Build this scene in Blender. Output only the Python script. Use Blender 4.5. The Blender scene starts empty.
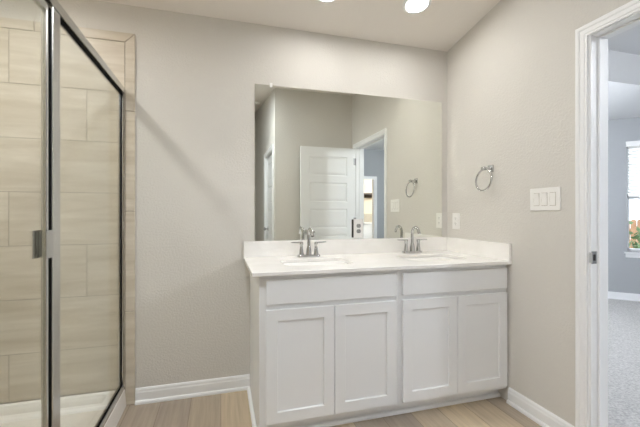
import bpy, bmesh, math, random
from mathutils import Vector, Matrix
random.seed(7)
PI = math.pi
scene = bpy.context.scene
C = scene.collection

# ---------------------------------------------------------------- camera, world, exposure
cam_data = bpy.data.cameras.new('camera')
cam = bpy.data.objects.new('camera', cam_data)
C.objects.link(cam)
cam.location = (0.0, -2.376, 1.17)
cam.rotation_euler = (PI / 2, 0, math.radians(-15.83))
cam_data.sensor_width = 36.0
cam_data.lens = 36.0 * 349.4 / 640.0
cam_data.shift_y = -0.0007
cam_data.clip_start = 0.02
scene.camera = cam

world = bpy.data.worlds.new('sky')
scene.world = world
world.use_nodes = True
wn = world.node_tree
bg = wn.nodes['Background']
bg.inputs['Color'].default_value = (0.72, 0.86, 1.0, 1)
bg.inputs['Strength'].default_value = 1.3

vs = scene.view_settings
vs.view_transform = 'Standard'
vs.look = 'None'
vs.gamma = 1.0
vs.exposure = 1.38
vs.use_curve_mapping = False

LAMP_L = 40.0           # radiance of the recessed lamp lenses
LAMP_COL = (1.0, 0.985, 0.955)
scene.cycles.max_bounces = 14
scene.cycles.diffuse_bounces = 8
scene.cycles.glossy_bounces = 8
scene.cycles.transparent_max_bounces = 16
scene.cycles.caustics_reflective = True
scene.cycles.blur_glossy = 0.0
scene.cycles.sample_clamp_indirect = 12.0

# ---------------------------------------------------------------- materials
def new_mat(name):
    m = bpy.data.materials.new(name)
    m.use_nodes = True
    return m, m.node_tree, m.node_tree.nodes['Principled BSDF']

def srgb(r, g, b):
    def f(c):
        c /= 255.0
        return c / 12.92 if c <= 0.04045 else ((c + 0.055) / 1.055) ** 2.4
    return (f(r), f(g), f(b), 1.0)

def plain(name, col, rough=0.5, metal=0.0, spec=0.5, coat=0.0):
    m, nt, b = new_mat(name)
    b.inputs['Base Color'].default_value = col
    b.inputs['Roughness'].default_value = rough
    b.inputs['Metallic'].default_value = metal
    b.inputs['Specular IOR Level'].default_value = spec
    b.inputs['Coat Weight'].default_value = coat
    # faint procedural wear so that no surface is perfectly uniform
    tc = nt.nodes.new('ShaderNodeTexCoord')
    no = nt.nodes.new('ShaderNodeTexNoise')
    no.inputs['Scale'].default_value = 18.0
    no.inputs['Detail'].default_value = 3.0
    mr = nt.nodes.new('ShaderNodeMapRange')
    mr.inputs['To Min'].default_value = max(0.0, rough - 0.03)
    mr.inputs['To Max'].default_value = min(1.0, rough + 0.03)
    nt.links.new(tc.outputs['Object'], no.inputs['Vector'])
    nt.links.new(no.outputs['Fac'], mr.inputs['Value'])
    nt.links.new(mr.outputs['Result'], b.inputs['Roughness'])
    return m

def painted(name, col, scale=55.0, strength=0.25, dist=0.004, rough=0.75):
    """orange-peel textured wall paint"""
    m, nt, b = new_mat(name)
    tc = nt.nodes.new('ShaderNodeTexCoord')
    no = nt.nodes.new('ShaderNodeTexNoise')
    no.inputs['Scale'].default_value = scale
    no.inputs['Detail'].default_value = 4.0
    no.inputs['Roughness'].default_value = 0.55
    ramp = nt.nodes.new('ShaderNodeMapRange')
    ramp.inputs['From Min'].default_value = 0.42
    ramp.inputs['From Max'].default_value = 0.62
    bu = nt.nodes.new('ShaderNodeBump')
    bu.inputs['Strength'].default_value = strength
    bu.inputs['Distance'].default_value = dist
    nt.links.new(tc.outputs['Object'], no.inputs['Vector'])
    nt.links.new(no.outputs['Fac'], ramp.inputs['Value'])
    nt.links.new(ramp.outputs['Result'], bu.inputs['Height'])
    nt.links.new(bu.outputs['Normal'], b.inputs['Normal'])
    b.inputs['Base Color'].default_value = col
    b.inputs['Roughness'].default_value = rough
    b.inputs['Specular IOR Level'].default_value = 0.25
    return m

def wood_floor(name):
    m, nt, b = new_mat(name)
    N, L = nt.nodes, nt.links
    tc = N.new('ShaderNodeTexCoord')
    sep = N.new('ShaderNodeSeparateXYZ'); L.new(tc.outputs['Object'], sep.inputs[0])
    com = N.new('ShaderNodeCombineXYZ')
    L.new(sep.outputs['Y'], com.inputs['X']); L.new(sep.outputs['X'], com.inputs['Y'])
    br = N.new('ShaderNodeTexBrick')
    br.offset = 0.37
    br.inputs['Scale'].default_value = 1.0
    br.inputs['Brick Width'].default_value = 1.22
    br.inputs['Row Height'].default_value = 0.178
    br.inputs['Mortar Size'].default_value = 0.0012
    br.inputs['Mortar Smooth'].default_value = 0.1
    br.inputs['Bias'].default_value = 0.0
    br.inputs['Color1'].default_value = srgb(202, 184, 156)
    br.inputs['Color2'].default_value = srgb(156, 144, 132)
    br.inputs['Mortar'].default_value = srgb(118, 104, 92)
    L.new(com.outputs[0], br.inputs['Vector'])
    mp = N.new('ShaderNodeMapping')
    mp.inputs['Scale'].default_value = (46.0, 2.2, 1.0)
    L.new(tc.outputs['Object'], mp.inputs['Vector'])
    no = N.new('ShaderNodeTexNoise')
    no.inputs['Scale'].default_value = 1.0
    no.inputs['Detail'].default_value = 6.0
    no.inputs['Roughness'].default_value = 0.6
    L.new(mp.outputs[0], no.inputs['Vector'])
    mr = N.new('ShaderNodeMapRange')
    mr.inputs['From Min'].default_value = 0.25; mr.inputs['From Max'].default_value = 0.75
    mr.inputs['To Min'].default_value = 0.80; mr.inputs['To Max'].default_value = 1.14
    L.new(no.outputs['Fac'], mr.inputs['Value'])
    mx = N.new('ShaderNodeMix'); mx.data_type = 'RGBA'; mx.blend_type = 'MULTIPLY'
    mx.inputs['Factor'].default_value = 1.0
    L.new(br.outputs['Color'], mx.inputs['A']); L.new(mr.outputs[0], mx.inputs['B'])
    L.new(mx.outputs['Result'], b.inputs['Base Color'])
    b.inputs['Roughness'].default_value = 0.42
    b.inputs['Specular IOR Level'].default_value = 0.4
    bu = N.new('ShaderNodeBump'); bu.inputs['Strength'].default_value = 0.15; bu.inputs['Distance'].default_value = 0.001
    L.new(no.outputs['Fac'], bu.inputs['Height']); L.new(bu.outputs[0], b.inputs['Normal'])
    return m

def tile_stone(name):
    m, nt, b = new_mat(name)
    N, L = nt.nodes, nt.links
    tc = N.new('ShaderNodeTexCoord')
    geo = N.new('ShaderNodeNewGeometry')
    mul = N.new('ShaderNodeMath'); mul.operation = 'MULTIPLY'; mul.inputs[1].default_value = 37.0
    L.new(geo.outputs['Random Per Island'], mul.inputs[0])
    mp = N.new('ShaderNodeMapping'); mp.inputs['Scale'].default_value = (2.0, 2.0, 17.0)
    L.new(tc.outputs['Object'], mp.inputs['Vector'])
    add = N.new('ShaderNodeVectorMath'); add.operation = 'ADD'
    L.new(mp.outputs[0], add.inputs[0]); L.new(mul.outputs[0], add.inputs[1])
    no = N.new('ShaderNodeTexNoise')
    no.inputs['Scale'].default_value = 1.0; no.inputs['Detail'].default_value = 5.0
    no.inputs['Roughness'].default_value = 0.55; no.inputs['Distortion'].default_value = 0.5
    L.new(add.outputs[0], no.inputs['Vector'])
    cr = N.new('ShaderNodeValToRGB')
    e = cr.color_ramp.elements
    e[0].position = 0.28; e[0].color = srgb(184, 173, 154)
    e[1].position = 0.70; e[1].color = srgb(212, 204, 190)
    L.new(no.outputs['Fac'], cr.inputs['Fac'])
    L.new(cr.outputs['Color'], b.inputs['Base Color'])
    b.inputs['Roughness'].default_value = 0.38
    b.inputs['Specular IOR Level'].default_value = 0.35
    return m

def glass_thin(name, tint=(0.97, 0.985, 0.975, 1)):
    m, nt, b = new_mat(name)
    N, L = nt.nodes, nt.links
    N.remove(b)
    out = N['Material Output']
    tr = N.new('ShaderNodeBsdfTransparent'); tr.inputs['Color'].default_value = tint
    gl = N.new('ShaderNodeBsdfGlossy'); gl.inputs['Roughness'].default_value = 0.02
    gl.inputs['Color'].default_value = (0.95, 0.97, 0.96, 1)
    fr = N.new('ShaderNodeFresnel')
    ge = N.new('ShaderNodeNewGeometry')          # same reflectance on entering and leaving the pane
    mr = N.new('ShaderNodeMapRange')
    mr.inputs['To Min'].default_value = 1.45; mr.inputs['To Max'].default_value = 1 / 1.45
    L.new(ge.outputs['Backfacing'], mr.inputs['Value']); L.new(mr.outputs[0], fr.inputs['IOR'])
    mx = N.new('ShaderNodeMixShader')
    L.new(fr.outputs[0], mx.inputs[0]); L.new(tr.outputs[0], mx.inputs[1]); L.new(gl.outputs[0], mx.inputs[2])
    L.new(mx.outputs[0], out.inputs['Surface'])
    return m

def emit(name, col, strength):
    m, nt, b = new_mat(name)
    b.inputs['Base Color'].default_value = (0.9, 0.9, 0.9, 1)
    b.inputs['Emission Color'].default_value = (*col, 1)
    b.inputs['Emission Strength'].default_value = strength
    return m

def carpet_mat(name):
    m, nt, b = new_mat(name)
    N, L = nt.nodes, nt.links
    tc = N.new('ShaderNodeTexCoord')
    no = N.new('ShaderNodeTexNoise'); no.inputs['Scale'].default_value = 70.0
    no.inputs['Detail'].default_value = 5.0; no.inputs['Roughness'].default_value = 0.7
    L.new(tc.outputs['Object'], no.inputs['Vector'])
    cr = N.new('ShaderNodeValToRGB'); e = cr.color_ramp.elements
    e[0].position = 0.3; e[0].color = srgb(150, 148, 146)
    e[1].position = 0.7; e[1].color = srgb(208, 206, 203)
    L.new(no.outputs['Fac'], cr.inputs['Fac']); L.new(cr.outputs[0], b.inputs['Base Color'])
    bu = N.new('ShaderNodeBump'); bu.inputs['Strength'].default_value = 0.6; bu.inputs['Distance'].default_value = 0.01
    L.new(no.outputs['Fac'], bu.inputs['Height']); L.new(bu.outputs[0], b.inputs['Normal'])
    b.inputs['Roughness'].default_value = 0.95
    b.inputs['Specular IOR Level'].default_value = 0.1
    return m

def noisy(name, c1, c2, scale, rough=0.9):
    m, nt, b = new_mat(name)
    N, L = nt.nodes, nt.links
    tc = N.new('ShaderNodeTexCoord')
    no = N.new('ShaderNodeTexNoise'); no.inputs['Scale'].default_value = scale
    no.inputs['Detail'].default_value = 4.0
    L.new(tc.outputs['Object'], no.inputs['Vector'])
    cr = N.new('ShaderNodeValToRGB'); e = cr.color_ramp.elements
    e[0].position = 0.35; e[0].color = c1
    e[1].position = 0.65; e[1].color = c2
    L.new(no.outputs['Fac'], cr.inputs['Fac']); L.new(cr.outputs[0], b.inputs['Base Color'])
    b.inputs['Roughness'].default_value = rough
    return m

M = {}
M['wall'] = painted('bath_wall_paint', srgb(211, 208, 202), 85.0, 0.24)
M['ceiling'] = painted('ceiling_paint', srgb(230, 225, 219), 60.0, 0.12)
M['bed_wall'] = painted('bedroom_wall_paint', srgb(172, 175, 178), 85.0, 0.12)
M['bed_ceiling'] = painted('bedroom_ceiling_paint', srgb(228, 229, 230), 60.0, 0.1)
M['trim'] = plain('white_trim_paint', srgb(236, 237, 238), 0.38)
M['cabinet'] = plain('white_cabinet_paint', srgb(233, 234, 235), 0.42)
M['counter'] = noisy('white_counter', srgb(238, 236, 232), srgb(244, 242, 239), 9.0, 0.22)
M['sink'] = plain('white_sink_glaze', srgb(240, 239, 236), 0.15)
M['acrylic'] = plain('white_acrylic', srgb(236, 233, 228), 0.25)
M['chrome'] = plain('chrome', (0.60, 0.605, 0.61, 1), 0.10, 1.0)
M['nickel'] = plain('satin_aluminium', (0.66, 0.665, 0.66, 1), 0.24, 1.0)
M['hinge'] = plain('dull_steel', (0.42, 0.42, 0.42, 1), 0.5, 1.0)
M['rubber'] = plain('black_gasket', srgb(14, 14, 14), 0.85, spec=0.1)
M['plate'] = plain('white_plastic', srgb(238, 237, 234), 0.32)
M['tan'] = noisy('tan_board', srgb(168, 159, 143), srgb(180, 171, 155), 60.0)
M['socket'] = plain('grey_socket', srgb(150, 150, 148), 0.4)
M['slot'] = plain('dark_slot', srgb(50, 48, 46), 0.6)
M['tile'] = tile_stone('streaked_stone_tile')
M['grout'] = noisy('grout', srgb(150, 141, 126), srgb(164, 155, 140), 60.0)
M['floor'] = wood_floor('oak_plank_floor')
M['carpet'] = carpet_mat('grey_carpet')
M['glass'] = glass_thin('clear_glass')
M['lens'] = emit('lamp_lens', LAMP_COL, LAMP_L)
M['bed_fill'] = emit('added_bedroom_fill', (0.93, 0.97, 1.03), 92.0)  # glow of the added globes that brighten the bedroom side
M['room_fill'] = emit('added_room_fill', (0.92, 0.98, 1.06), 215.0)  # glow of the added lamp that fills the vanity fronts
M['shower_lens'] = emit('shower_lamp_lens', LAMP_COL, 140.0)
M['blind'] = plain('white_blind', srgb(240, 240, 238), 0.5)
M['shelf'] = noisy('dark_wood', srgb(60, 48, 38), srgb(78, 62, 48), 12.0, 0.5)
M['beige'] = painted('beige_paint', srgb(214, 200, 180))
M['ground'] = noisy('dry_ground', srgb(176, 150, 116), srgb(196, 172, 140), 3.0)
M['fence'] = noisy('cedar_fence', srgb(176, 128, 96), srgb(196, 150, 116), 6.0)
M['leaf'] = noisy('leaves', srgb(70, 92, 58), srgb(120, 136, 92), 8.0)
mm, nt, b = new_mat('mirror_silver')
b.inputs['Base Color'].default_value = (0.90, 0.915, 0.86, 1)
b.inputs['Metallic'].default_value = 1.0
b.inputs['Roughness'].default_value = 0.0
M['mirror'] = mm

# ---------------------------------------------------------------- mesh helpers
def mesh_obj(name, bm, mat, parent=None, smooth=False, bevel=0.0, seg=2):
    bmesh.ops.recalc_face_normals(bm, faces=bm.faces[:])
    me = bpy.data.meshes.new(name)
    bm.to_mesh(me); bm.free()
    me.materials.append(mat)
    o = bpy.data.objects.new(name, me)
    C.objects.link(o)
    if parent is not None:
        o.parent = parent
        o.location = -Vector(parent['origin'])
    if smooth:
        for p in me.polygons: p.use_smooth = True
        try:
            me.set_sharp_from_angle(angle=math.radians(38))
        except Exception:
            pass
    if bevel > 0:
        mod = o.modifiers.new('bevel', 'BEVEL')
        mod.width = bevel; mod.segments = seg; mod.limit_method = 'ANGLE'
        mod.angle_limit = math.radians(40)
    return o

def box(bm, x0, x1, y0, y1, z0, z1, mat=None):
    vs_ = [bm.verts.new((x, y, z)) for x in (x0, x1) for y in (y0, y1) for z in (z0, z1)]
    if mat is not None:
        for v in vs_: v.co = mat @ v.co
    a, b_, c, d, e, f, g, h = vs_
    for q in ((a, b_, d, c), (e, g, h, f), (a, e, f, b_), (c, d, h, g), (a, c, g, e), (b_, f, h, d)):
        bm.faces.new(q)

def prism(bm, pts, axis, a0, a1, mat=None):
    """extrude a polygon along an axis; pts are the two remaining coordinates in order"""
    def mk(p, a):
        if axis == 'x': co = Vector((a, p[0], p[1]))
        elif axis == 'y': co = Vector((p[0], a, p[1]))
        else: co = Vector((p[0], p[1], a))
        return bm.verts.new(mat @ co if mat is not None else co)
    r0 = [mk(p, a0) for p in pts]; r1 = [mk(p, a1) for p in pts]
    n = len(pts)
    bm.faces.new(r0); bm.faces.new(r1[::-1])
    for i in range(n):
        bm.faces.new((r0[i], r0[(i + 1) % n], r1[(i + 1) % n], r1[i]))

def tube(bm, pts, radii, seg=14, cap=True):
    pts = [Vector(p) for p in pts]
    if not hasattr(radii, '__len__'): radii = [radii] * len(pts)
    rings = []
    up = None
    for i, p in enumerate(pts):
        t = (pts[min(i + 1, len(pts) - 1)] - pts[max(i - 1, 0)]).normalized()
        if up is None:
            up = Vector((0, 0, 1)) if abs(t.z) < 0.9 else Vector((1, 0, 0))
        n = (up - t * up.dot(t)).normalized(); bb = t.cross(n); up = n
        rings.append([bm.verts.new(p + (n * math.cos(2 * PI * k / seg) + bb * math.sin(2 * PI * k / seg)) * radii[i]) for k in range(seg)])
    for a, b_ in zip(rings, rings[1:]):
        for k in range(seg):
            bm.faces.new((a[k], a[(k + 1) % seg], b_[(k + 1) % seg], b_[k]))
    if cap:
        bm.faces.new(rings[0][::-1]); bm.faces.new(rings[-1])

def lathe(bm, prof, mat=None, seg=28):
    """revolve (r, z) about the z axis"""
    rings = []
    for r, z in prof:
        if r < 1e-6:
            co = Vector((0, 0, z)); rings.append([bm.verts.new(mat @ co if mat is not None else co)])
        else:
            ring = []
            for k in range(seg):
                co = Vector((r * math.cos(2 * PI * k / seg), r * math.sin(2 * PI * k / seg), z))
                ring.append(bm.verts.new(mat @ co if mat is not None else co))
            rings.append(ring)
    for a, b_ in zip(rings, rings[1:]):
        if len(a) == 1 and len(b_) == 1: continue
        for k in range(seg):
            k2 = (k + 1) % seg
            if len(a) == 1: bm.faces.new((a[0], b_[k], b_[k2]))
            elif len(b_) == 1: bm.faces.new((a[k], a[k2], b_[0]))
            else: bm.faces.new((a[k], a[k2], b_[k2], b_[k]))

def torus(bm, center, R, r, u, v, seg=40, sub=10, a0=0.0, a1=2 * PI):
    u = Vector(u).normalized(); v = Vector(v).normalized(); n = u.cross(v)
    full = abs(a1 - a0 - 2 * PI) < 1e-6
    rings = []
    cnt = seg if full else seg + 1
    for i in range(cnt):
        a = a0 + (a1 - a0) * i / seg
        d = u * math.cos(a) + v * math.sin(a)
        c = Vector(center) + d * R
        rings.append([bm.verts.new(c + (d * math.cos(2 * PI * k / sub) + n * math.sin(2 * PI * k / sub)) * r) for k in range(sub)])
    for i in range(seg):
        a, b_ = rings[i], rings[(i + 1) % cnt]
        for k in range(sub):
            bm.faces.new((a[k], a[(k + 1) % sub], b_[(k + 1) % sub], b_[k]))

def rrect(cx, cy, w, d, r, n=6):
    pts = []
    for sx, sy, a0 in ((1, 1, 0), (-1, 1, PI / 2), (-1, -1, PI), (1, -1, 1.5 * PI)):
        for k in range(n + 1):
            a = a0 + PI / 2 * k / n
            pts.append((cx + sx * (w / 2 - r) + r * math.cos(a), cy + sy * (d / 2 - r) + r * math.sin(a)))
    return pts

def sweep(bm, prof, path, closed_prof=True):
    """sweep a profile: path is a list of (origin, u_axis, v_axis) frames"""
    rings = []
    for o, u, v in path:
        o, u, v = Vector(o), Vector(u), Vector(v)
        rings.append([bm.verts.new(o + u * a + v * b_) for a, b_ in prof])
    n = len(prof)
    for a, b_ in zip(rings, rings[1:]):
        for k in range(n):
            bm.faces.new((a[k], a[(k + 1) % n], b_[(k + 1) % n], b_[k]))
    bm.faces.new(rings[0][::-1]); bm.faces.new(rings[-1])

def thing(name, label, cat, loc=(0, 0, 0), group=None, kind=None):
    o = bpy.data.objects.new(name, None)
    o.empty_display_size = 0.05
    C.objects.link(o)
    o.location = loc
    o['origin'] = list(loc)
    if label: o['label'] = label
    if cat: o['category'] = cat
    if group: o['group'] = group
    if kind: o['kind'] = kind
    return o

def tag(o, label, cat, group=None):
    o['label'] = label; o['category'] = cat
    if group: o['group'] = group
    return o

def struct(name, bm, mat, parent=None, label=None, cat=None, **kw):
    o = mesh_obj(name, bm, mat, parent, **kw)
    if parent is None: o['kind'] = 'structure'
    if label: o['label'] = label
    if cat: o['category'] = cat
    return o

def sub_parent(o):
    """lets a mesh part carry sub-parts that are given in world coordinates"""
    o['origin'] = [0.0, 0.0, 0.0]
    return o

# ---------------------------------------------------------------- the rooms
W = 1.716            # right wall
SL = 0.155           # the ceiling climbs towards the camera
def ceil_z(y): return 2.442 + SL * max(0.0, -y)
YE = -4.6            # end of the passage
YF = -2.08           # far wall seen in the mirror
XP = 0.662           # passage wall

def yz_wall(bm, x0, x1, ya, yb, z0=0.0):
    prism(bm, [(ya, z0), (yb, z0), (yb, ceil_z(yb)), (ya, ceil_z(ya))], 'x', x0, x1)

bm = bmesh.new(); box(bm, -1.62, 1.77, YE - 0.1, 0.12, -0.1, 0.0)
struct('floor', bm, M['floor'], label='oak look plank floor of the bathroom', cat='floor')

bm = bmesh.new()
prism(bm, [(0.12, 2.442), (0.0, 2.442), (YE - 0.1, ceil_z(YE - 0.1)), (YE - 0.1, ceil_z(YE - 0.1) + 0.12), (0.12, 2.58)], 'x', -1.62, W)
struct('ceiling', bm, M['ceiling'], label='sloping beige ceiling above the vanity', cat='ceiling')

bm = bmesh.new(); box(bm, -1.62, W, 0.0, 0.12, 0.0, 2.442)
struct('wall_back', bm, M['wall'], label='beige textured wall behind the mirror and shower', cat='wall')

DY0, DY1, DH = -1.112, -1.945, 2.025      # door opening to the bedroom
bm = bmesh.new()
yz_wall(bm, W, 1.77, 0.0, DY0 + 0.018)
yz_wall(bm, W, 1.77, DY1 - 0.018, YF - 0.1)
yz_wall(bm, W, 1.77, DY0 + 0.018, DY1 - 0.018, DH + 0.018)
struct('wall_right', bm, M['wall'], label='beige textured wall with the towel ring', cat='wall')

bm = bmesh.new()
prism(bm, [(XP, 0.0), (W, 0.0), (W, ceil_z(YF)), (XP, ceil_z(YF))], 'y', YF - 0.1, YF)
struct('wall_far', bm, M['wall'], label='beige wall behind the open white door, seen in the mirror', cat='wall')
PD0, PD1 = -2.225, -3.06                  # closed door in the passage
bm = bmesh.new()
yz_wall(bm, XP, XP + 0.1, YF - 0.1, PD0)
yz_wall(bm, XP, XP + 0.1, PD1, YE)
yz_wall(bm, XP, XP + 0.1, PD0, PD1, DH + 0.018)
struct('wall_passage', bm, M['wall'], label='side wall of the passage with a closed door', cat='wall')
bm = bmesh.new(); prism(bm, [(-0.5, 0), (XP + 0.1, 0), (XP + 0.1, ceil_z(YE)), (-0.5, ceil_z(YE))], 'y', YE - 0.1, YE)
struct('wall_end', bm, M['wall'], label='end wall of the passage', cat='wall')
bm = bmesh.new(); yz_wall(bm, -0.62, -0.5, -1.66, YE - 0.1)
struct('wall_passage_left', bm, M['wall'], label='left wall of the passage', cat='wall')
bm = bmesh.new(); prism(bm, [(-1.5, 0), (-0.5, 0), (-0.5, ceil_z(-1.54)), (-1.5, ceil_z(-1.54))], 'y', -1.66, -1.54)
struct('wall_shower_end', bm, M['wall'], label='end wall of the shower', cat='wall')
bm = bmesh.new(); yz_wall(bm, -1.62, -1.5, 0.0, -1.66)
struct('wall_left', bm, M['wall'], label='outer wall of the shower', cat='wall')

# ---- shower tile: real tiles with grout gaps, 12 x 24 laid in a third bond
TX1 = -0.562
def tile_field(bm_t, x0, x1, z_lo, z_hi, joints, put):
    rows = []
    z = z_hi; k = 0
    while z > z_lo + 0.01:
        z2 = max(z - 0.306, z_lo); rows.append((z2, z, joints[k % len(joints)])); z = z2; k += 1
    g = 0.0019
    for za, zb, j in rows:
        xs = [x0]
        p = j - 0.61 * 8
        while p < x1:
            if p > x0 + 0.01 and p < x1 - 0.01: xs.append(p)
            p += 0.61
        xs.append(x1)
        for a, b_ in zip(xs, xs[1:]):
            put(bm_t, a + g, b_ - g, za + g, zb - g)
bm = bmesh.new()
tile_field(bm, -1.49, TX1, 0.106, 2.208, [-1.146, -0.763, -0.95],
           lambda bb, a, b_, za, zb: box(bb, a, b_, -0.011, -0.002, za, zb))
o = struct('wall_shower_tile', bm, M['tile'], label='streaked beige tiles on the shower back wall', cat='wall')
bm = bmesh.new(); box(bm, -1.49, -0.508, -0.0085, 0.0, 0.104, 2.264)
g = struct('grout_bed', bm, M['grout'], sub_parent(o))
# mitred bullnose border around the tile
TT, TR = 2.266, -0.506
bm = bmesh.new()
gx = 0.0016
xj = [-1.49, -1.027, TX1]
for a, b_ in zip(xj, xj[1:]):
    last = b_ == TX1
    prism(bm, [(a + gx, 2.208 + gx), (b_ - (0.0 if last else gx), 2.208 + gx), ((TR - 0.002) if last else b_ - gx, TT), (a + gx, TT)], 'y', -0.0125, -0.001)
zj = [2.208, 1.79, 1.18, 0.57, 0.0]
for i, (a, b_) in enumerate(zip(zj, zj[1:])):
    top_r = TT - 0.002 if i == 0 else a - gx
    prism(bm, [(TX1 + gx, b_ + gx), (TR, b_ + gx), (TR, top_r), (TX1 + gx, a - gx)], 'y', -0.0125, -0.001)
o = struct('trim_1', bm, M['tile'], bevel=0.003, label='mitred bullnose tile border at the shower edge', cat='trim')
bm = bmesh.new(); box(bm, TX1 - 0.004, TR - 0.004, -0.008, 0.0, 0.0, 0.104)
struct('grout_line', bm, M['grout'], sub_parent(o))
# the two other shower walls
bm = bmesh.new()
tile_field(bm, -1.525, -0.013, 0.106, 2.208, [-0.4, -0.2, -0.6], lambda bb, a, b_, za, zb: box(bb, -1.5, -1.49, a, b_, za, zb))
struct('wall_shower_tile_left', bm, M['tile'], label='tiles on the outer shower wall', cat='wall')
bm = bmesh.new()
tile_field(bm, -1.488, -0.62, 0.106, 2.208, [-0.9, -1.1, -1.3], lambda bb, a, b_, za, zb: box(bb, a, b_, -1.539, -1.528, za, zb))
struct('wall_shower_tile_end', bm, M['tile'], label='tiles on the shower end wall', cat='wall')

# ---- baseboards
BASE_PROF = [(0, 0), (0.024, 0), (0.024, 0.010), (0.020, 0.018), (0.013, 0.021), (0.013, 0.066), (0.010, 0.074), (0.0095, 0.084), (0.005, 0.092), (0, 0.094)]
def baseboard(name, p0, p1, nrm, label):
    bm_ = bmesh.new()
    up = Vector((0, 0, 1))
    sweep(bm_, BASE_PROF, [(p0, nrm, up), (p1, nrm, up)])
    return struct(name, bm_, M['trim'], label=label, cat='baseboard')
baseboard('baseboard_back', (TR + 0.002, 0, 0), (0.185, 0, 0), (0, -1, 0), 'white baseboard between shower and vanity')
baseboard('baseboard_right', (W, -0.618, 0), (W, -1.045, 0), (-1, 0, 0), 'white baseboard under the switches')
baseboard('baseboard_far', (XP, YF, 0), (W - 0.0, YF, 0), (0, 1, 0), 'white baseboard behind the open door')
bm = bmesh.new()
prism(bm, [(0.185, 0.0), (0.165, 0.0), (0.165, 0.009), (0.171, 0.017), (0.185, 0.02)], 'y', -0.585, -0.026)
struct('trim_2', bm, M['trim'], label='white shoe moulding along the vanity side', cat='trim')

# ---- door casing and jamb to the bedroom
CAS = [(0, 0), (0, 0.010), (0.010, 0.010), (0.013, 0.013), (0.031, 0.014), (0.035, 0.018), (0.042, 0.019), (0.049, 0.019), (0.053, 0.016), (0.053, 0)]
def casing(bm_, ya, yb, zt, x, sx):
    """casing round an opening from ya (near) to yb (far); profile grows away from the opening"""
    n = Vector((sx, 0, 0))
    s = 1 if ya > yb else -1
    prof = CAS
    path = [((x, ya, 0), (0, s, 0), n), ((x, ya, zt), (0, s, 1), n), ((x, yb, zt), (0, -s, 1), n), ((x, yb, 0), (0, -s, 0), n)]
    sweep(bm_, prof, path)
bm = bmesh.new()
casing(bm, DY0 + 0.012, DY1 - 0.012, DH + 0.005, W, -1)
trim3 = struct('trim_3', bm, M['trim'], label='white moulded casing around the bedroom doorway', cat='door trim')
bm = bmesh.new()
box(bm, W, 1.828, DY0, DY0 + 0.018, 0, DH + 0.018)
box(bm, W, 1.828, DY1 - 0.018, DY1, 0, DH + 0.018)
box(bm, W, 1.828, DY1, DY0, DH, DH + 0.018)
jb = struct('jamb', bm, M['trim'], sub_parent(trim3))
bm = bmesh.new()
box(bm, W + 0.042, W + 0.078, DY0 - 0.011, DY0, 0, DH)
box(bm, W + 0.042, W + 0.078, DY1, DY1 + 0.011, 0, DH)
box(bm, W + 0.042, W + 0.078, DY1 + 0.011, DY0 - 0.011, DH - 0.011, DH)
struct('door_stop', bm, M['trim'], trim3, bevel=0.002)
bm = bmesh.new()
box(bm, W + 0.002, W + 0.036, DY0 - 0.0025, DY0, 0.925, 0.985)
prism(bm, [(W + 0.002, DY0 - 0.0025), (W - 0.006, DY0 + 0.004), (W - 0.0075, DY0 + 0.003), (W + 0.002, DY0 - 0.005)], 'z', 0.930, 0.980)
sp = mesh_obj('strike_plate', bm, M['nickel'], trim3); sp['label'] = 'brushed metal strike plate'
bm = bmesh.new(); box(bm, W + 0.012, W + 0.026, DY0 - 0.0032, DY0 - 0.0024, 0.940, 0.970)
mesh_obj('latch_hole', bm, M['slot'], sub_parent(sp) and sp).location = (0, 0, 0)

# ---- doors
def panel_leaf(bm_, w, h, t, panels, stile=0.11, depth=0.008):
    """door leaf in local coordinates: x 0..w, y 0..-t (front at y=0), z 0..h, panels = [(z0,z1)...]"""
    zs = [0.0]
    for a, b_ in panels: zs += [a, b_]
    zs.append(h)
    for side, y, dy in ((1, 0.0, -depth), (-1, -t, depth)):
        def quad(x0, x1, z0, z1, yy):
            bm_.faces.new([bm_.verts.new(c) for c in ((x0, yy, z0), (x1, yy, z0), (x1, yy, z1), (x0, yy, z1))])
        quad(0, stile, 0, h, y); quad(w - stile, w, 0, h, y)
        for i in range(0, len(zs) - 1, 2):
            quad(stile, w - stile, zs[i], zs[i + 1], y)
        for a, b_ in panels:
            x0, x1 = stile, w - stile
            m_ = 0.012
            ring = [(x0, a), (x1, a), (x1, b_), (x0, b_)]
            inn = [(x0 + m_, a + m_), (x1 - m_, a + m_), (x1 - m_, b_ - m_), (x0 + m_, b_ - m_)]
            o_ = [bm_.verts.new((p[0], y, p[1])) for p in ring]
            i_ = [bm_.verts.new((p[0], y + dy, p[1])) for p in inn]
            for k in range(4):
                bm_.faces.new((o_[k], o_[(k + 1) % 4], i_[(k + 1) % 4], i_[k]))
            m2 = 0.03
            in2 = [(p[0] + (m2 if k in (0, 3) else -m2), p[1] + (m2 if k < 2 else -m2)) for k, p in enumerate(inn)]
            j_ = [bm_.verts.new((p[0], y + dy * 0.35, p[1])) for p in in2]
            for k in range(4):
                bm_.faces.new((i_[k], i_[(k + 1) % 4], j_[(k + 1) % 4], j_[k]))
            bm_.faces.new(j_)
    for x in (0, w):
        bm_.faces.new([bm_.verts.new(c) for c in ((x, 0, 0), (x, -t, 0), (x, -t, h), (x, 0, h))])
    for z in (0, h):
        bm_.faces.new([bm_.verts.new(c) for c in ((0, 0, z), (w, 0, z), (w, -t, z), (0, -t, z))])
    bmesh.ops.remove_doubles(bm_, verts=bm_.verts[:], dist=1e-5)

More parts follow.
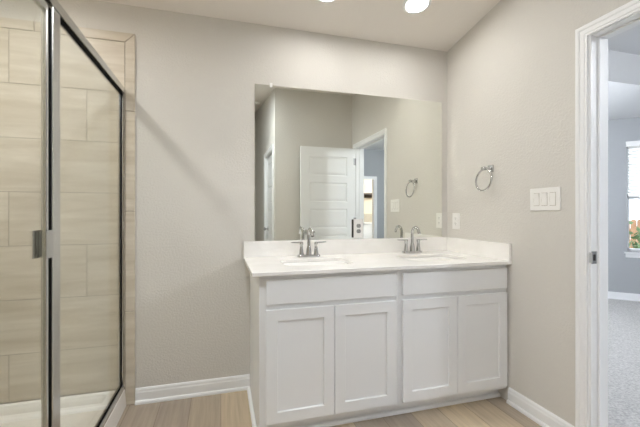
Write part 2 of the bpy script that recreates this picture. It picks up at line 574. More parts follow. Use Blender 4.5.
LW, LH = 0.735, 2.007
LX = 1.705 - LW
panels = []
z = LH - 0.115
for k in range(5):
    panels.append((z - 0.252, z)); z -= 0.252 + 0.087
panels = panels[::-1]
bm = bmesh.new(); panel_leaf(bm, LW, LH, 0.035, panels)
for v in bm.verts: v.co += Vector((LX, DY1 - 0.004, 0.012))
door1 = struct('door_1', bm, M['trim'], label='open white panelled door seen in the mirror', cat='door')
sub_parent(door1)
for hz in (0.22, 1.02, 1.80):
    bm = bmesh.new()
    tube(bm, [(W - 0.006, DY1 + 0.004, hz), (W - 0.006, DY1 + 0.004, hz + 0.09)], 0.006, 10)
    box(bm, W - 0.034, W - 0.008, DY1 - 0.0035, DY1 - 0.001, hz, hz + 0.09)
    hg = mesh_obj('hinge', bm, M['hinge'], door1)
def lever(name, cx, cy, cz, ny, parent, dx):
    bm_ = bmesh.new()
    rot = Matrix.Translation((cx, cy, cz)) @ Matrix.Rotation(-PI / 2 * ny, 4, 'X')
    lathe(bm_, [(0, 0), (0.032, 0), (0.032, 0.006), (0.028, 0.010), (0.012, 0.012), (0.011, 0.045), (0, 0.046)], rot, 20)
    tube(bm_, [(cx, cy + ny * 0.045, cz), (cx + dx * 0.05, cy + ny * 0.047, cz), (cx + dx * 0.11, cy + ny * 0.045, cz)], [0.010, 0.009, 0.007], 10)
    return mesh_obj(name, bm_, M['nickel'], parent, smooth=True)
lever('door_handle', LX + 0.065, DY1 - 0.004, 0.93, 1, door1, 1)

bm = bmesh.new(); panel_leaf(bm, PD0 - PD1 - 0.04, 2.0, 0.035, panels and [(a, b_ - 0.005) for a, b_ in panels])
rotm = Matrix.Translation((XP + 0.03, PD1 + 0.02, 0.012)) @ Matrix.Rotation(PI / 2, 4, 'Z')
for v in bm.verts: v.co = rotm @ v.co
for v in bm.verts:
    if v.co.x < XP: v.co.x += 0.035
door2 = struct('door_2', bm, M['trim'], label='closed white door in the passage wall', cat='door')
sub_parent(door2)
bm = bmesh.new()
rot = Matrix.Translation((XP + 0.03, PD1 + 0.09, 0.93)) @ Matrix.Rotation(-PI / 2, 4, 'Y')
lathe(bm, [(0, 0), (0.032, 0), (0.032, 0.006), (0.012, 0.010), (0.012, 0.035), (0.026, 0.045), (0.028, 0.058), (0.018, 0.068), (0, 0.07)], rot, 20)
mesh_obj('door_knob', bm, M['nickel'], door2, smooth=True)
bm = bmesh.new(); casing(bm, PD0 - 0.008, PD1 + 0.008, DH - 0.0, XP, -1)
t4 = struct('trim_4', bm, M['trim'], label='white casing of the closed passage door', cat='door trim')
sub_parent(t4)
bm = bmesh.new()
box(bm, XP, XP + 0.1, PD0 - 0.018, PD0, 0, DH + 0.018); box(bm, XP, XP + 0.1, PD1, PD1 + 0.018, 0, DH + 0.018)
box(bm, XP, XP + 0.1, PD1 + 0.018, PD0 - 0.018, DH, DH + 0.018)
struct('jamb', bm, M['trim'], t4)

# ---------------------------------------------------------------- bedroom beyond the doorway
BX = 1.828
bm = bmesh.new(); box(bm, 1.77, 6.4, -5.7, 1.72, -0.1, 0.004)
struct('floor_bedroom', bm, M['carpet'], label='light grey bedroom carpet', cat='carpet')
bm = bmesh.new()
def bx_wall(y0, y1, z0, z1): box(bm, 1.77, BX, y0, y1, z0, z1)
bx_wall(DY0 + 0.018, 1.72, 0, 2.74)
bx_wall(-5.7, DY1 - 0.018, 0, 2.74)
bx_wall(DY1 - 0.018, DY0 + 0.018, DH + 0.018, 2.74)
struct('wall_bedroom_left', bm, M['bed_wall'], label='grey bedroom wall beside the doorway', cat='wall')
bm = bmesh.new(); box(bm, 1.77, 6.4, -5.7, 0.115, 2.74, 2.84)
struct('ceiling_bedroom', bm, M['bed_ceiling'], label='bedroom ceiling', cat='ceiling')
bm = bmesh.new(); box(bm, BX, 6.3, 0.115, 1.72, 2.44, 2.60)
struct('ceiling_bay', bm, M['bed_ceiling'], label='white lower ceiling over the window bay', cat='ceiling')
bm = bmesh.new(); box(bm, BX, 6.3, 0.10, 0.115, 2.44, 2.74)
struct('wall_bay_header', bm, M['bed_ceiling'], label='pale header above the window bay', cat='wall')
bm = bmesh.new(); box(bm, 6.3, 6.4, -5.7, 0.3, 0, 2.74)
struct('wall_bedroom_right', bm, M['bed_wall'], label='right wall of the bedroom', cat='wall')
bm = bmesh.new(); box(bm, BX, 4.74, 1.55, 1.70, 0, 2.44)
struct('wall_bay_middle', bm, M['bed_wall'], label='middle wall of the window bay', cat='wall')
# angled bay wall with the window (local u along the wall, n outward)
P0 = Vector((5.219, 1.032, 0))
bay = Matrix(((0.70711, 0.70711, 0, P0.x), (-0.70711, 0.70711, 0, P0.y), (0, 0, 1, 0), (0, 0, 0, 1)))
WU0, WU1, WZ0, WZ1 = 0.03, 0.93, 0.65, 2.11
bm = bmesh.new()
box(bm, -0.74, WU0, 0, 0.15, 0, 2.44, bay); box(bm, WU1, 1.50, 0, 0.15, 0, 2.44, bay)
box(bm, WU0, WU1, 0, 0.15, 0, WZ0, bay); box(bm, WU0, WU1, 0, 0.15, WZ1, 2.44, bay)
struct('wall_bay', bm, M['bed_wall'], label='angled grey bedroom wall with the window', cat='wall')
win = thing('window_1', 'white bedroom window at the right edge of the photo', 'window', tuple(bay @ Vector((0.48, 0.08, WZ0))), kind='structure')
bm = bmesh.new()
def wbar(u0, u1, z0, z1, n0=0.06, n1=0.12): box(bm, u0, u1, n0, n1, z0, z1, bay)
wbar(WU0, WU0 + 0.035, WZ0, WZ1); wbar(WU1 - 0.035, WU1, WZ0, WZ1)
wbar(WU0 + 0.035, WU1 - 0.035, WZ0, WZ0 + 0.04); wbar(WU0 + 0.035, WU1 - 0.035, WZ1 - 0.04, WZ1)
wbar(WU0 + 0.035, WU1 - 0.035, 1.36, 1.41, 0.05, 0.115)
mesh_obj('window_frame', bm, M['trim'], win)
bm = bmesh.new(); box(bm, WU0 + 0.035, WU1 - 0.035, 0.088, 0.092, WZ0 + 0.04, 1.36, bay)
mesh_obj('window_pane', bm, M['glass'], win)
bm = bmesh.new(); box(bm, WU0 + 0.035, WU1 - 0.035, 0.088, 0.092, 1.41, WZ1 - 0.04, bay)
mesh_obj('window_pane', bm, M['glass'], win)
bm = bmesh.new()
box(bm, WU0 - 0.03, WU1 + 0.03, -0.035, 0.06, WZ0 - 0.022, WZ0, bay)
box(bm, WU0 - 0.015, WU1 + 0.015, -0.014, -0.0005, WZ0 - 0.075, WZ0 - 0.022, bay)
mesh_obj('window_sill', bm, M['trim'], win, bevel=0.003)
bl = thing('window_blind', 'white slatted blind drawn over the upper half of the bedroom window', 'blind', tuple(bay @ Vector((0.48, 0.02, 1.4))))
bm = bmesh.new(); box(bm, WU0 - 0.012, WU1 + 0.012, -0.03, 0.045, 2.055, 2.125, bay)
mesh_obj('valance', bm, M['blind'], bl)
bm = bmesh.new()
z = 2.04
while z > 1.42:
    m_ = bay @ Matrix.Translation((0.48, 0.025, z)) @ Matrix.Rotation(math.radians(42), 4, 'X')
    box(bm, -0.435, 0.435, -0.024, 0.024, -0.0015, 0.0015, m_)
    z -= 0.043
sl = mesh_obj('slats', bm, M['blind'], bl)
bm = bmesh.new(); box(bm, WU0 + 0.012, WU1 - 0.012, 0.004, 0.046, 1.385, 1.41, bay)
mesh_obj('bottom_rail', bm, M['blind'], bl)
bm = bmesh.new()
dirv = Vector((-0.70711, -0.70711, 0)); up = Vector((0, 0, 1))
sweep(bm, BASE_PROF, [(bay @ Vector((-0.72, 0, 0.004)), dirv, up), (bay @ Vector((1.45, 0, 0.004)), dirv, up)])
struct('baseboard_bay', bm, M['trim'], label='white baseboard under the bedroom window', cat='baseboard')

# south wall of the bedroom with the inner doorway seen in the mirror
QX0, QX1 = 2.90, 3.66
bm = bmesh.new()
box(bm, BX, QX0, -5.7, -5.6, 0, 2.74); box(bm, QX1, 6.3, -5.7, -5.6, 0, 2.74); box(bm, QX0, QX1, -5.7, -5.6, 2.03, 2.74)
struct('wall_bedroom_far', bm, M['bed_wall'], label='far grey bedroom wall seen in the mirror', cat='wall')
bm = bmesh.new()
for a, b_ in ((QX0 - 0.06, QX0 + 0.012), (QX1 - 0.012, QX1 + 0.06)): box(bm, a, b_, -5.6, -5.58, 0, 2.0)
box(bm, QX0 - 0.06, QX1 + 0.06, -5.6, -5.58, 2.0, 2.075)
box(bm, QX0, QX0 + 0.018, -5.7, -5.6, 0, 2.03); box(bm, QX1 - 0.018, QX1, -5.7, -5.6, 0, 2.03)
struct('trim_5', bm, M['trim'], label='white casing of the far bedroom doorway', cat='door trim')
for nm, (xa, xb, ya, yb) in (('wall_closet_left', (2.5, 2.6, -7.7, -5.7)), ('wall_closet_right', (5.4, 5.5, -7.7, -5.7))):
    bm = bmesh.new(); box(bm, xa, xb, ya, yb, 0, 2.5)
    struct(nm, bm, M['beige'], label='side wall of the room past the bedroom', cat='wall')
bm = bmesh.new(); box(bm, 2.6, 5.4, -7.7, -7.605, 0, 2.5)
struct('wall_closet_back', bm, M['beige'], label='beige walls of the room past the bedroom', cat='wall')
bm = bmesh.new(); box(bm, 2.5, 5.5, -7.7, -5.7, -0.1, 0.002)
struct('floor_closet', bm, M['carpet'], label='floor of the room past the bedroom', cat='floor')
bm = bmesh.new(); box(bm, 2.5, 5.5, -7.7, -5.7, 2.5, 2.6)
struct('ceiling_closet', bm, M['bed_ceiling'], label='ceiling of the room past the bedroom', cat='ceiling')

# ---------------------------------------------------------------- outdoors
bm = bmesh.new(); box(bm, 4.0, 22.0, 1.8, 18.0, -0.5, -0.3)
struct('ground', bm, M['ground'], label='dry ground outside the bedroom window', cat='ground')
bm = bmesh.new()
fr_ = Matrix.Translation((10.2, 5.2, -0.3)) @ Matrix.Rotation(math.radians(-45), 4, 'Z')
for i in range(46):
    u = -3.0 + i * 0.14
    prism(bm, [(u, 0), (u + 0.128, 0), (u + 0.128, 1.25), (u + 0.10, 1.29), (u + 0.028, 1.29), (u, 1.25)], 'y', -0.01, 0.01, fr_)
box(bm, -3.0, 3.44, 0.012, 0.05, 0.25, 0.34, fr_); box(bm, -3.0, 3.44, 0.012, 0.05, 0.95, 1.04, fr_)
tag(mesh_obj('garden_fence', bm, M['fence']), 'tan board fence outside the bedroom window', 'fence')
def bush(x, y, s, name, label):
    bm_ = bmesh.new()
    rnd = random.Random(int(x * 97))
    for k in range(340):
        d = Vector((rnd.gauss(0, 1), rnd.gauss(0, 1), rnd.gauss(0, 1))).normalized() * (rnd.random() ** 0.4)
        c = Vector((x, y, -0.3 + s * 0.9)) + Vector((d.x * s * 0.75, d.y * s * 0.75, d.z * s * 0.9))
        a = Vector((rnd.gauss(0, 1), rnd.gauss(0, 1), rnd.gauss(0, 1))).normalized() * s * 0.10
        b2 = a.cross(Vector((rnd.gauss(0, 1), rnd.gauss(0, 1), rnd.gauss(0, 1)))).normalized() * s * 0.05
        bm_.faces.new([bm_.verts.new(c + q) for q in (a, b2, -a, -b2)])
    tube(bm_, [(x, y, -0.3), (x, y, -0.3 + s * 0.9)], [s * 0.06, s * 0.03], 8)
    return tag(mesh_obj(name, bm_, M['leaf']), label, 'shrub')
bush(8.55, 3.55, 0.85, 'garden_shrub', 'green shrub in front of the fence outside the window')
bush(9.6, 3.2, 0.7, 'garden_shrub', 'lower shrub at the frame edge outside the window')

# ---------------------------------------------------------------- recessed lamps and added fill lamps
def downlight(x, y, z, slope, label, lens, name='recessed_light'):
    t = thing(name, label, 'ceiling light', (x, y, z), 'recessed ceiling lights')
    rot = Matrix.Translation((x, y, z)) @ Matrix.Rotation(-math.atan(slope), 4, 'X')
    bm_ = bmesh.new()
    lathe(bm_, [(0.066, -0.003), (0.070, -0.009), (0.084, -0.007), (0.090, -0.001), (0.090, 0.002), (0.066, 0.002)], rot, 40)
    mesh_obj('trim_ring', bm_, M['trim'], t, smooth=True)
    bm_ = bmesh.new()
    lathe(bm_, [(0, -0.007), (0.04, -0.0065), (0.066, -0.004), (0.066, 0.001), (0, 0.001)], rot, 40)
    mesh_obj('lens', bm_, lens, t, smooth=True)
    return t
for x, y, lab in ((1.20, -0.405, 'round lit ceiling lamp above the right sink'),
                  (0.615, -0.374, 'round lit ceiling lamp above the left sink, barely in frame'),
                  (-1.12, -0.75, 'round lit ceiling lamp over the shower, out of frame'),
                  (-0.05, -1.85, 'round ceiling lamp added as fill over the room, out of frame')):  # unseen lamp, added to brighten vanity fronts and left floor
    downlight(x, y, ceil_z(y) - 0.001, SL, lab, M['lens'] if y > -0.5 else M['shower_lens'] if x < -1 else M['room_fill'])
def globe(x, y, z, label):  # invented pendants, added only to brighten the rooms beyond the doorway
    t = thing('added_pendant', label, 'ceiling light', (x, y, z))
    bm_ = bmesh.new()
    lathe(bm_, [(0, z - 0.001), (0.06, z - 0.001), (0.06, z - 0.02), (0.012, z - 0.03), (0.010, z - 0.16), (0.035, z - 0.17), (0.035, z - 0.19), (0, z - 0.19)], Matrix.Translation((x, y, 0)), 24)
    mesh_obj('stem', bm_, M['nickel'], t, smooth=True)
    bm_ = bmesh.new()
    lathe(bm_, [(0.1 * math.sin(PI * k / 14), z - 0.285 + 0.1 * math.cos(PI * k / 14)) for k in range(15)], Matrix.Translation((x, y, 0)), 24)
    mesh_obj('globe', bm_, M['bed_fill'], t, smooth=True)
globe(3.5, -3.0, 2.74, 'added globe fill lamp in the bedroom, out of frame')
globe(3.0, 0.85, 2.44, 'added globe fill lamp in the window bay, out of frame')  # added to light the bay soffit and bay walls
globe(4.6, -6.3, 2.50, 'added globe fill lamp in the room past the bedroom, out of frame')
bm = bmesh.new()
lathe(bm, [(0, -0.035), (0.045, -0.034), (0.058, -0.026), (0.062, -0.008), (0.066, 0.0), (0, 0.0)],
      Matrix.Translation((0.545, -3.335, ceil_z(-3.335) - 0.001)) @ Matrix.Rotation(-math.atan(SL), 4, 'X'), 28)
tag(mesh_obj('smoke_detector', bm, M['plate'], smooth=True), 'small round smoke detector on the passage ceiling in the mirror', 'smoke detector')

# ---------------------------------------------------------------- vanity cabinets
FY = -0.596
def shaker_door(bm_, x0, x1, z0, z1, y0, t=0.019, st=0.058, dep=0.009):
    yf = y0 - t
    o_ = [(x0, z0), (x1, z0), (x1, z1), (x0, z1)]
    i_ = [(x0 + st, z0 + st), (x1 - st, z0 + st), (x1 - st, z1 - st), (x0 + st, z1 - st)]
    def ring(pts, y): return [bm_.verts.new((p[0], y, p[1])) for p in pts]
    A, B, D_, E_ = ring(o_, yf), ring(i_, yf), ring([(p[0] + (0.002 if k in (0, 3) else -0.002), p[1] + (0.002 if k < 2 else -0.002)) for k, p in enumerate(i_)], yf + dep), ring(o_, y0)
    for k in range(4):
        k2 = (k + 1) % 4
        bm_.faces.new((A[k], A[k2], B[k2], B[k]))
        bm_.faces.new((B[k], B[k2], D_[k2], D_[k]))
        bm_.faces.new((A[k], A[k2], E_[k2], E_[k]))
    bm_.faces.new(D_); bm_.faces.new(E_)

def cabinet(x0, x1, fx0, fx1, label, left_end):
    t = thing('vanity_cabinet', label, 'cabinet', ((x0 + x1) / 2, -0.3, 0.0))
    bm_ = bmesh.new()
    # carcass with a toe notch, sides + back + bottom
    side = [(-0.004, 0.0), (-0.53, 0.0), (-0.53, 0.078), (FY + 0.019, 0.078), (FY + 0.019, 0.855), (-0.004, 0.855)]
    prism(bm_, side, 'x', x0, x0 + 0.016); prism(bm_, side, 'x', x1 - 0.016, x1)
    box(bm_, x0 + 0.016, x1 - 0.016, FY + 0.019, -0.004, 0.085, 0.100)
    box(bm_, x0 + 0.016, x1 - 0.016, -0.012, -0.004, 0.100, 0.855)
    mesh_obj('carcass', bm_, M['cabinet'], t)
    bm_ = bmesh.new()
    box(bm_, x0, fx0 + 0.012, FY, FY + 0.019, 0.078, 0.855)
    box(bm_, fx1 - 0.012, x1, FY, FY + 0.019, 0.078, 0.855)
    box(bm_, fx0 + 0.012, fx1 - 0.012, FY, FY + 0.019, 0.820, 0.855)
    box(bm_, fx0 + 0.012, fx1 - 0.012, FY, FY + 0.019, 0.665, 0.715)
    box(bm_, fx0 + 0.012, fx1 - 0.012, FY, FY + 0.019, 0.078, 0.112)
    xm = (fx0 + fx1) / 2
    box(bm_, xm - 0.03, xm + 0.03, FY, FY + 0.019, 0.112, 0.665)
    mesh_obj('face_frame', bm_, M['cabinet'], t)
    bm_ = bmesh.new()
    box(bm_, fx0, fx1, FY - 0.019, FY, 0.705, 0.831)
    mesh_obj('drawer_front', bm_, M['cabinet'], t, bevel=0.0035)
    for a, b_ in ((fx0, xm - 0.0015), (xm + 0.0015, fx1)):
        bm_ = bmesh.new(); shaker_door(bm_, a, b_, 0.101, 0.679, FY)
        mesh_obj('cabinet_door', bm_, M['cabinet'], t, bevel=0.002)
    bm_ = bmesh.new()
    box(bm_, x0 + 0.016, x1 - 0.016, -0.53, -0.516, 0.0, 0.085)
    mesh_obj('toe_kick', bm_, M['cabinet'], t)
    bm_ = bmesh.new()
    prism(bm_, [(-0.53, 0), (-0.548, 0), (-0.548, 0.008), (-0.543, 0.017), (-0.53, 0.02)], 'x', x0, x1 - 0.0)
    mesh_obj('shoe_moulding', bm_, M['trim'], t)
    return t
cabinet(0.187, 0.961, 0.218, 0.944, 'left white vanity cabinet with exposed side panel', True)
cabinet(0.962, 1.714, 0.986, 1.704, 'right white vanity cabinet against the towel ring wall', False)

# ---------------------------------------------------------------- countertop with two undermount sinks
CX0, CX1, CYF, CZ0, CZ1 = 0.146, 1.7145, -0.638, 0.8555, 0.876
SINKS = [(0.556, -0.325), (1.350, -0.325)]
SW, SD, SR = 0.415, 0.280, 0.065
bm = bmesh.new()
loops = [[(CX0, -0.001), (CX0, CYF + 0.008), (CX0 + 0.002, CYF + 0.002), (CX0 + 0.008, CYF), (CX1, CYF), (CX1, -0.001)]]
for sx, sy in SINKS: loops.append(rrect(sx, sy, SW, SD, SR))
lv = []
for z in (CZ1, CZ0):
    es = []
    layer = []
    for lp in loops:
        vv = [bm.verts.new((p[0], p[1], z)) for p in lp]
        layer.append(vv)
        for k in range(len(vv)): es.append(bm.edges.new((vv[k], vv[(k + 1) % len(vv)])))
    bmesh.ops.triangle_fill(bm, use_beauty=True, use_dissolve=False, edges=es)
    lv.append(layer)
for a, b_ in zip(*lv):
    n = len(a)
    for k in range(n): bm.faces.new((a[k], a[(k + 1) % n], b_[(k + 1) % n], b_[k]))
top = tag(mesh_obj('vanity_countertop', bm, M['counter'], bevel=0.003), 'long white countertop with two sink cutouts on the vanity', 'countertop')
sub_parent(top)
bm = bmesh.new(); box(bm, CX0, CX1, -0.020, -0.0005, CZ1, 0.982)
mesh_obj('backsplash', bm, M['counter'], top, bevel=0.002)
bm = bmesh.new(); box(bm, CX1 - 0.019, CX1 + 0.0005, CYF + 0.002, -0.0205, CZ1, 0.982)
mesh_obj('side_splash', bm, M['counter'], top, bevel=0.002)

def sink(cx, cy, label):
    t = thing('bathroom_sink', label, 'sink', (cx, cy, 0.72), 'undermount sinks in the countertop')
    bm_ = bmesh.new()
    prof = [(0.025, 0.8545, 0.025), (-0.004, 0.8545, 0.0), (-0.010, 0.845, 0.0), (-0.022, 0.80, 0.0), (-0.040, 0.755, 0.006), (-0.085, 0.733, 0.02), (-0.24, 0.727, 0.02)]
    rings = []
    for off, z_, rr in prof:
        w_ = max(SW + 2 * off, 0.05); d_ = max(SD + 2 * off, 0.05)
        r_ = min(SR + rr + (0.02 if off < -0.03 else 0), w_ / 2 - 0.001, d_ / 2 - 0.001)
        rings.append([bm_.verts.new((p[0], p[1], z_)) for p in rrect(cx, cy, w_, d_, r_)])
    for a, b2 in zip(rings, rings[1:]):
        n_ = len(a)
        for k in range(n_): bm_.faces.new((a[k], a[(k + 1) % n_], b2[(k + 1) % n_], b2[k]))
    bm_.faces.new(rings[-1])
    o_ = mesh_obj('basin', bm_, M['sink'], t, smooth=True)
    sm = o_.modifiers.new('thick', 'SOLIDIFY'); sm.thickness = 0.008; sm.offset = -1
    bm_ = bmesh.new()
    lathe(bm_, [(0, 0.001), (0.018, 0.002), (0.020, 0.004), (0.030, 0.004), (0.032, 0.0), (0, 0.0)], Matrix.Translation((cx, cy, 0.7275)), 24)
    mesh_obj('drain', bm_, M['chrome'], t, smooth=True)
sink(*SINKS[0], 'white rectangular sink under the left faucet')
sink(*SINKS[1], 'white rectangular sink under the right faucet')

# ---------------------------------------------------------------- faucets
def faucet(cx, cy, label, turn):
    z0 = CZ1
    t = thing('faucet', label, 'faucet', (cx, cy, z0), 'chrome centerset faucets')
    bm_ = bmesh.new()
    pts = rrect(cx, cy, 0.158, 0.052, 0.022)
    pts2 = rrect(cx, cy, 0.150, 0.044, 0.019)
    rg = [[bm_.verts.new((p[0], p[1], z_)) for p in q] for q, z_ in ((pts, z0), (pts, z0 + 0.010), (pts2, z0 + 0.016))]
    for a, b2 in zip(rg, rg[1:]):
        for k in range(len(a)): bm_.faces.new((a[k], a[(k + 1) % len(a)], b2[(k + 1) % len(a)], b2[k]))
    bm_.faces.new(rg[0][::-1]); bm_.faces.new(rg[-1])
    mesh_obj('base_plate', bm_, M['chrome'], t, smooth=True)
    bm_ = bmesh.new()
    lathe(bm_, [(0, 0), (0.019, 0), (0.0175, 0.03), (0.0125, 0.055), (0.011, 0.06), (0, 0.06)], Matrix.Translation((cx, cy, z0 + 0.015)), 24)
    path = [(cx, cy, z0 + 0.06), (cx, cy, z0 + 0.10), (cx, cy, z0 + 0.143)]
    R = 0.046
    dxy = Vector((math.sin(turn), -math.cos(turn)))
    for k in range(1, 14):
        a = PI * 0.86 * k / 13
        s_ = R * (1 - math.cos(a))
        path.append((cx + dxy.x * s_, cy + dxy.y * s_, z0 + 0.143 + R * math.sin(a)))
    l = Vector(path[-1]); pr = Vector(path[-2])
    d_ = (l - pr).normalized()
    path.append(tuple(l + d_ * 0.012)); path.append(tuple(l + d_ * 0.022))
    tube(bm_, path, [0.011] * (len(path) - 2) + [0.0115, 0.0115], 16)
    mesh_obj('spout', bm_, M['chrome'], t, smooth=True)
    for s in (-1, 1):
        hx = cx + s * 0.051
        bm_ = bmesh.new()
        lathe(bm_, [(0, 0), (0.0175, 0), (0.016, 0.014), (0.0115, 0.045), (0.0105, 0.064), (0.013, 0.069), (0.013, 0.079), (0.009, 0.086), (0, 0.087)], Matrix.Translation((hx, cy, z0 + 0.015)), 20)
        zc = z0 + 0.094
        prism(bm_, [(hx - s * 0.012, zc - 0.004), (hx + s * 0.066, zc + 0.001), (hx + s * 0.072, zc + 0.004), (hx + s * 0.066, zc + 0.0075), (hx - s * 0.012, zc + 0.006)], 'y', cy - 0.0075, cy + 0.0075)
        mesh_obj('handle', bm_, M['chrome'], t, smooth=True)
    return t
faucet(0.569, -0.092, 'chrome two handle faucet behind the left sink', 0.0)
faucet(1.356, -0.084, 'chrome two handle faucet behind the right sink', 0.0)

# ---------------------------------------------------------------- mirror
MX0, MX1, MZ0, MZ1 = 0.219, 1.663, 0.983, 2.036
bm = bmesh.new(); box(bm, MX0, MX1, -0.006, -0.0005, MZ0, MZ1)
mir = tag(mesh_obj('wall_mirror', bm, M['mirror']), 'wide frameless mirror above the vanity', 'mirror')
sub_parent(mir)
bm = bmesh.new()
box(bm, 0.318, 0.336, -0.0095, -0.0062, MZ1 - 0.014, MZ1 + 0.016); box(bm, 0.318, 0.336, -0.0062, 0.0, MZ1 + 0.0005, MZ1 + 0.016)
cl = mesh_obj('mirror_clip', bm, M['plate'], mir, bevel=0.002); cl['label'] = 'clear plastic clip on the mirror top edge'

# ---------------------------------------------------------------- switches and outlets
def wall_plate(name, label, cat, origin, u, n, w, h, gangs, kind, group=None):
    """u = direction along the wall, n = out of the wall"""
    u, n = Vector(u), Vector(n)
    t = thing(name, label, cat, origin, group)
    mat = Matrix(((u.x, n.x, 0, origin[0]), (u.y, n.y, 0, origin[1]), (u.z, n.z, 1, origin[2]), (0, 0, 0, 1)))
    bm_ = bmesh.new(); box(bm_, -w / 2, w / 2, 0.0002, 0.006, -h / 2, h / 2, mat)
    mesh_obj('cover_plate', bm_, M['plate'], t, bevel=0.0025)
    if kind == 'rocker':
        for k in range(gangs):
            c = (k - (gangs - 1) / 2) * 0.050
            bm_ = bmesh.new()
            tip = 0.0105 if k else 0.008
            prism_pts = [(0.006, -0.034), (0.0085, -0.034), (0.007, 0.0), (tip, 0.034), (0.006, 0.034)]
            rg0 = [bm_.verts.new(mat @ Vector((c - 0.0165, a, b2))) for a, b2 in prism_pts]
            rg1 = [bm_.verts.new(mat @ Vector((c + 0.0165, a, b2))) for a, b2 in prism_pts]
            bm_.faces.new(rg0); bm_.faces.new(rg1[::-1])
            for i in range(5): bm_.faces.new((rg0[i], rg0[(i + 1) % 5], rg1[(i + 1) % 5], rg1[i]))
            rk = mesh_obj('rocker', bm_, M['plate'], t)
            bm_ = bmesh.new()
            box(bm_, c - 0.0182, c + 0.0182, 0.0055, 0.0063, -0.0357, 0.0357, mat)
            mesh_obj('bezel_gap', bm_, M['grout'], t)
    else:
        for s in (-1, 1):
            bm_ = bmesh.new()
            pts = rrect(0, s * 0.0195, 0.033, 0.029, 0.012)
            r0 = [bm_.verts.new(mat @ Vector((p[0], 0.005, p[1]))) for p in pts]
            r1 = [bm_.verts.new(mat @ Vector((p[0], 0.0078, p[1]))) for p in pts]
            bm_.faces.new(r0); bm_.faces.new(r1[::-1])
            for i in range(len(pts)): bm_.faces.new((r0[i], r0[(i + 1) % len(pts)], r1[(i + 1) % len(pts)], r1[i]))
            sk = mesh_obj('socket', bm_, M['socket'] if kind == 'grey' else M['plate'], t)
            sub_parent(sk)
            bm_ = bmesh.new()
            for q in (-0.0065, 0.0065): box(bm_, q - 0.0012, q + 0.0012, 0.0075, 0.0082, s * 0.0195 - 0.001, s * 0.0195 + 0.008, mat)
            box(bm_, -0.002, 0.002, 0.0075, 0.0082, s * 0.0195 - 0.010, s * 0.0195 - 0.006, mat)
            h_ = mesh_obj('slots', bm_, M['slot'], sk)
            h_.location = (0, 0, 0)
    return t
wall_plate('light_switch', 'white plate with three rocker switches beside the doorway', 'light switch', (W, -0.865, 1.246), (0, 1, 0), (-1, 0, 0), 0.185, 0.125, 3, 'rocker')
wall_plate('wall_outlet', 'white outlet on the right wall near the mirror corner', 'outlet', (W, -0.111, 1.109), (0, 1, 0), (-1, 0, 0), 0.080, 0.122, 1, 'duplex', 'white wall outlets')
wall_plate('wall_outlet', 'white duplex outlet set into the mirror between the faucets', 'outlet', (0.962, -0.006, 1.058), (1, 0, 0), (0, -1, 0), 0.072, 0.134, 1, 'grey', 'white wall outlets')

bm = bmesh.new(); box(bm, 0.911, 0.924, -0.0085, -0.0062, 0.993, 1.124)  # dark colour stands in for the cutout gap's shadow and reflection
ce = mesh_obj('cutout_shadow_gap', bm, M['slot'], mir); ce['label'] = 'dark strip for the shadow gap and reflection at the outlet cutout'

# ---------------------------------------------------------------- towel ring
t = thing('towel_ring', 'chrome towel ring on the right wall above the outlet', 'towel ring', (W, -0.466, 1.462))
bm = bmesh.new()
ty, tz = -0.466, 1.462
box(bm, W - 0.010, W, ty - 0.024, ty + 0.024, tz - 0.024, tz + 0.024)
tube(bm, [(W - 0.010, ty, tz), (W - 0.030, ty, tz), (W - 0.062, ty, tz)], [0.014, 0.010, 0.010], 14)
tube(bm, [(W - 0.062, ty - 0.012, tz), (W - 0.062, ty + 0.012, tz)], 0.0125, 14)
mesh_obj('mount', bm, M['chrome'], t, smooth=True, bevel=0.003)
bm = bmesh.new()
torus(bm, (W - 0.062, ty - 0.002, tz - 0.076), 0.070, 0.0062, (0, 1, 0), (0.10, 0, 1))
mesh_obj('ring', bm, M['chrome'], t, smooth=True)

# ---------------------------------------------------------------- shower
GX = -0.578          # glass plane
SY1 = -1.526
t = thing('shower_pan', 'white acrylic shower base with a raised curb', 'shower base', (-1.03, -0.77, 0))
bm = bmesh.new()
def ring_z(x0, x1, y0, y1, z_, r): return [bm.verts.new((p[0], p[1], z_)) for p in rrect((x0 + x1) / 2, (y0 + y1) / 2, x1 - x0, y1 - y0, r, 5)]
X0, X1, Y0, Y1 = -1.488, -0.560, SY1, -0.0135
rs = [ring_z(X0, X1 + 0.008, Y0, Y1, 0.0, 0.004), ring_z(X0, X1, Y0, Y1, 0.098, 0.004), ring_z(X0 + 0.004, X1 - 0.006, Y0 + 0.004, Y1 - 0.004, 0.104, 0.006),
      ring_z(X0 + 0.022, X1 - 0.075, Y0 + 0.022, Y1 - 0.022, 0.104, 0.02), ring_z(X0 + 0.028, X1 - 0.085, Y0 + 0.028, Y1 - 0.028, 0.098, 0.03),
      ring_z(X0 + 0.034, X1 - 0.095, Y0 + 0.034, Y1 - 0.034, 0.052, 0.035), ring_z(X0 + 0.055, X1 - 0.12, Y0 + 0.055, Y1 - 0.055, 0.040, 0.05),
      ring_z(-1.10, -1.00, -0.82, -0.72, 0.026, 0.045)]
for a, b_ in zip(rs, rs[1:]):
    for k in range(len(a)): bm.faces.new((a[k], a[(k + 1) % len(a)], b_[(k + 1) % len(a)], b_[k]))
bm.faces.new(rs[-1]); bm.faces.new(rs[0][::-1])
mesh_obj('pan', bm, M['acrylic'], t, smooth=True)
bm = bmesh.new(); lathe(bm, [(0, 0.003), (0.04, 0.003), (0.045, 0.0), (0, 0)], Matrix.Translation((-1.05, -0.77, 0.0262)), 24)
mesh_obj('drain', bm, M['chrome'], t, smooth=True)

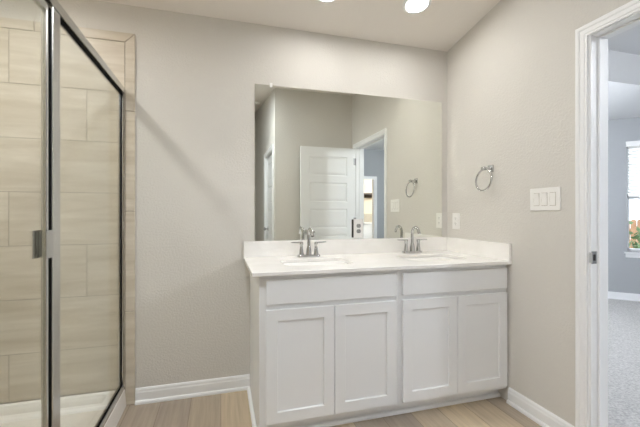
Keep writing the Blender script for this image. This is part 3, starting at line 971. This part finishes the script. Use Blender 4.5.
PY0, PY1 = -0.888, -0.950        # strike post
HZ0, HZ1 = 1.893, 1.930
enc = thing('shower_enclosure', 'silver framed fixed glass shower panel with top rail', 'shower screen', (GX, -0.45, 0.104))
bm = bmesh.new()
prism(bm, [(GX - 0.020, HZ0), (GX + 0.018, HZ0), (GX + 0.018, HZ1 - 0.004), (GX + 0.014, HZ1), (GX - 0.016, HZ1), (GX - 0.020, HZ1 - 0.004)], 'y', SY1, -0.012)
mesh_obj('top_rail', bm, M['nickel'], enc)
bm = bmesh.new()
prism(bm, [(GX - 0.018, 0.1045), (GX + 0.016, 0.1045), (GX + 0.016, 0.116), (GX + 0.006, 0.126), (GX - 0.018, 0.126)], 'y', PY0, -0.014)
mesh_obj('bottom_rail', bm, M['nickel'], enc)
bm = bmesh.new(); box(bm, GX - 0.012, GX + 0.012, -0.034, -0.0135, 0.126, HZ0)
mesh_obj('wall_channel', bm, M['nickel'], enc)
bm = bmesh.new(); box(bm, GX - 0.014, GX + 0.014, PY1, PY0, 0.1045, HZ0)
mesh_obj('strike_post', bm, M['nickel'], enc, bevel=0.003)
bm = bmesh.new(); box(bm, GX - 0.003, GX + 0.003, PY0, -0.034, 0.126, HZ0)
mesh_obj('glass_panel', bm, M['glass'], enc)
bm = bmesh.new()
for yy in ((-0.041, -0.034),): box(bm, GX - 0.0055, GX + 0.0055, yy[0], yy[1], 0.127, HZ0 - 0.001)
box(bm, GX - 0.0055, GX + 0.0055, PY0, -0.041, HZ0 - 0.012, HZ0 - 0.0005)
box(bm, GX - 0.0055, GX + 0.0055, PY0, -0.041, 0.1265, 0.138)
gk = mesh_obj('gasket', bm, M['rubber'], enc); gk['label'] = 'black rubber gasket'

dr = thing('shower_door', 'hinged glass shower door with square pull handle', 'shower door', (GX, -1.2, 0.12))
dy0, dy1 = -0.967, -1.505
bm = bmesh.new()
box(bm, GX - 0.009, GX + 0.009, dy0 - 0.014, dy0, 0.118, HZ0 - 0.01); box(bm, GX - 0.011, GX + 0.011, dy1, dy1 + 0.032, 0.118, HZ0 - 0.01)
box(bm, GX - 0.011, GX + 0.011, dy1 + 0.032, dy0 - 0.014, 0.118, 0.142); box(bm, GX - 0.011, GX + 0.011, dy1 + 0.032, dy0 - 0.014, HZ0 - 0.034, HZ0 - 0.01)
mesh_obj('door_frame', bm, M['nickel'], dr, bevel=0.003)
bm = bmesh.new(); box(bm, GX - 0.003, GX + 0.003, dy1 + 0.032, dy0 - 0.014, 0.142, HZ0 - 0.034)
mesh_obj('glass_pane', bm, M['glass'], dr)
bm = bmesh.new(); box(bm, GX - 0.008, GX + 0.008, dy0, PY1, 0.13, HZ0 - 0.012)
mesh_obj('seal_strip', bm, M['rubber'], dr)
bm = bmesh.new()
for s in (1, -1):
    box(bm, *sorted((GX + s * 0.009, GX + s * 0.0165)), dy0 - 0.012, dy0 - 0.002, 1.022, 1.108)
    box(bm, *sorted((GX + s * 0.0165, GX + s * 0.021)), dy0 - 0.044, dy0 + 0.006, 1.018, 1.112)
mesh_obj('handle', bm, M['chrome'], dr, bevel=0.001)

# ---------------------------------------------------------------- shelf and base unit seen through the far doorway in the mirror
bm = bmesh.new(); box(bm, 3.5, 4.9, -7.6, -7.32, 1.72, 1.77); box(bm, 3.5, 4.9, -7.6, -7.57, 1.64, 1.72)
tag(mesh_obj('wall_shelf', bm, M['shelf']), 'dark wall shelf deep in the mirror past the bedroom', 'shelf')
t = thing('base_cabinet', 'white low cabinet deep in the mirror past the bedroom', 'cabinet', (4.2, -7.3, 0.002))
bm = bmesh.new(); box(bm, 3.5, 4.9, -7.6, -7.05, 0.002, 0.86)
mesh_obj('body', bm, M['cabinet'], t)
bm = bmesh.new(); box(bm, 3.49, 4.91, -7.6, -7.03, 0.86, 0.89)
mesh_obj('top', bm, M['counter'], t)
bm = bmesh.new(); box(bm, 3.5, 4.9, -7.599, -7.585, 0.89, 1.15)
sp_ = mesh_obj('splash_board', bm, M['tan'], t); sp_['label'] = 'tan splash board'

for o in scene.objects:
    if 'origin' in o: del o['origin']
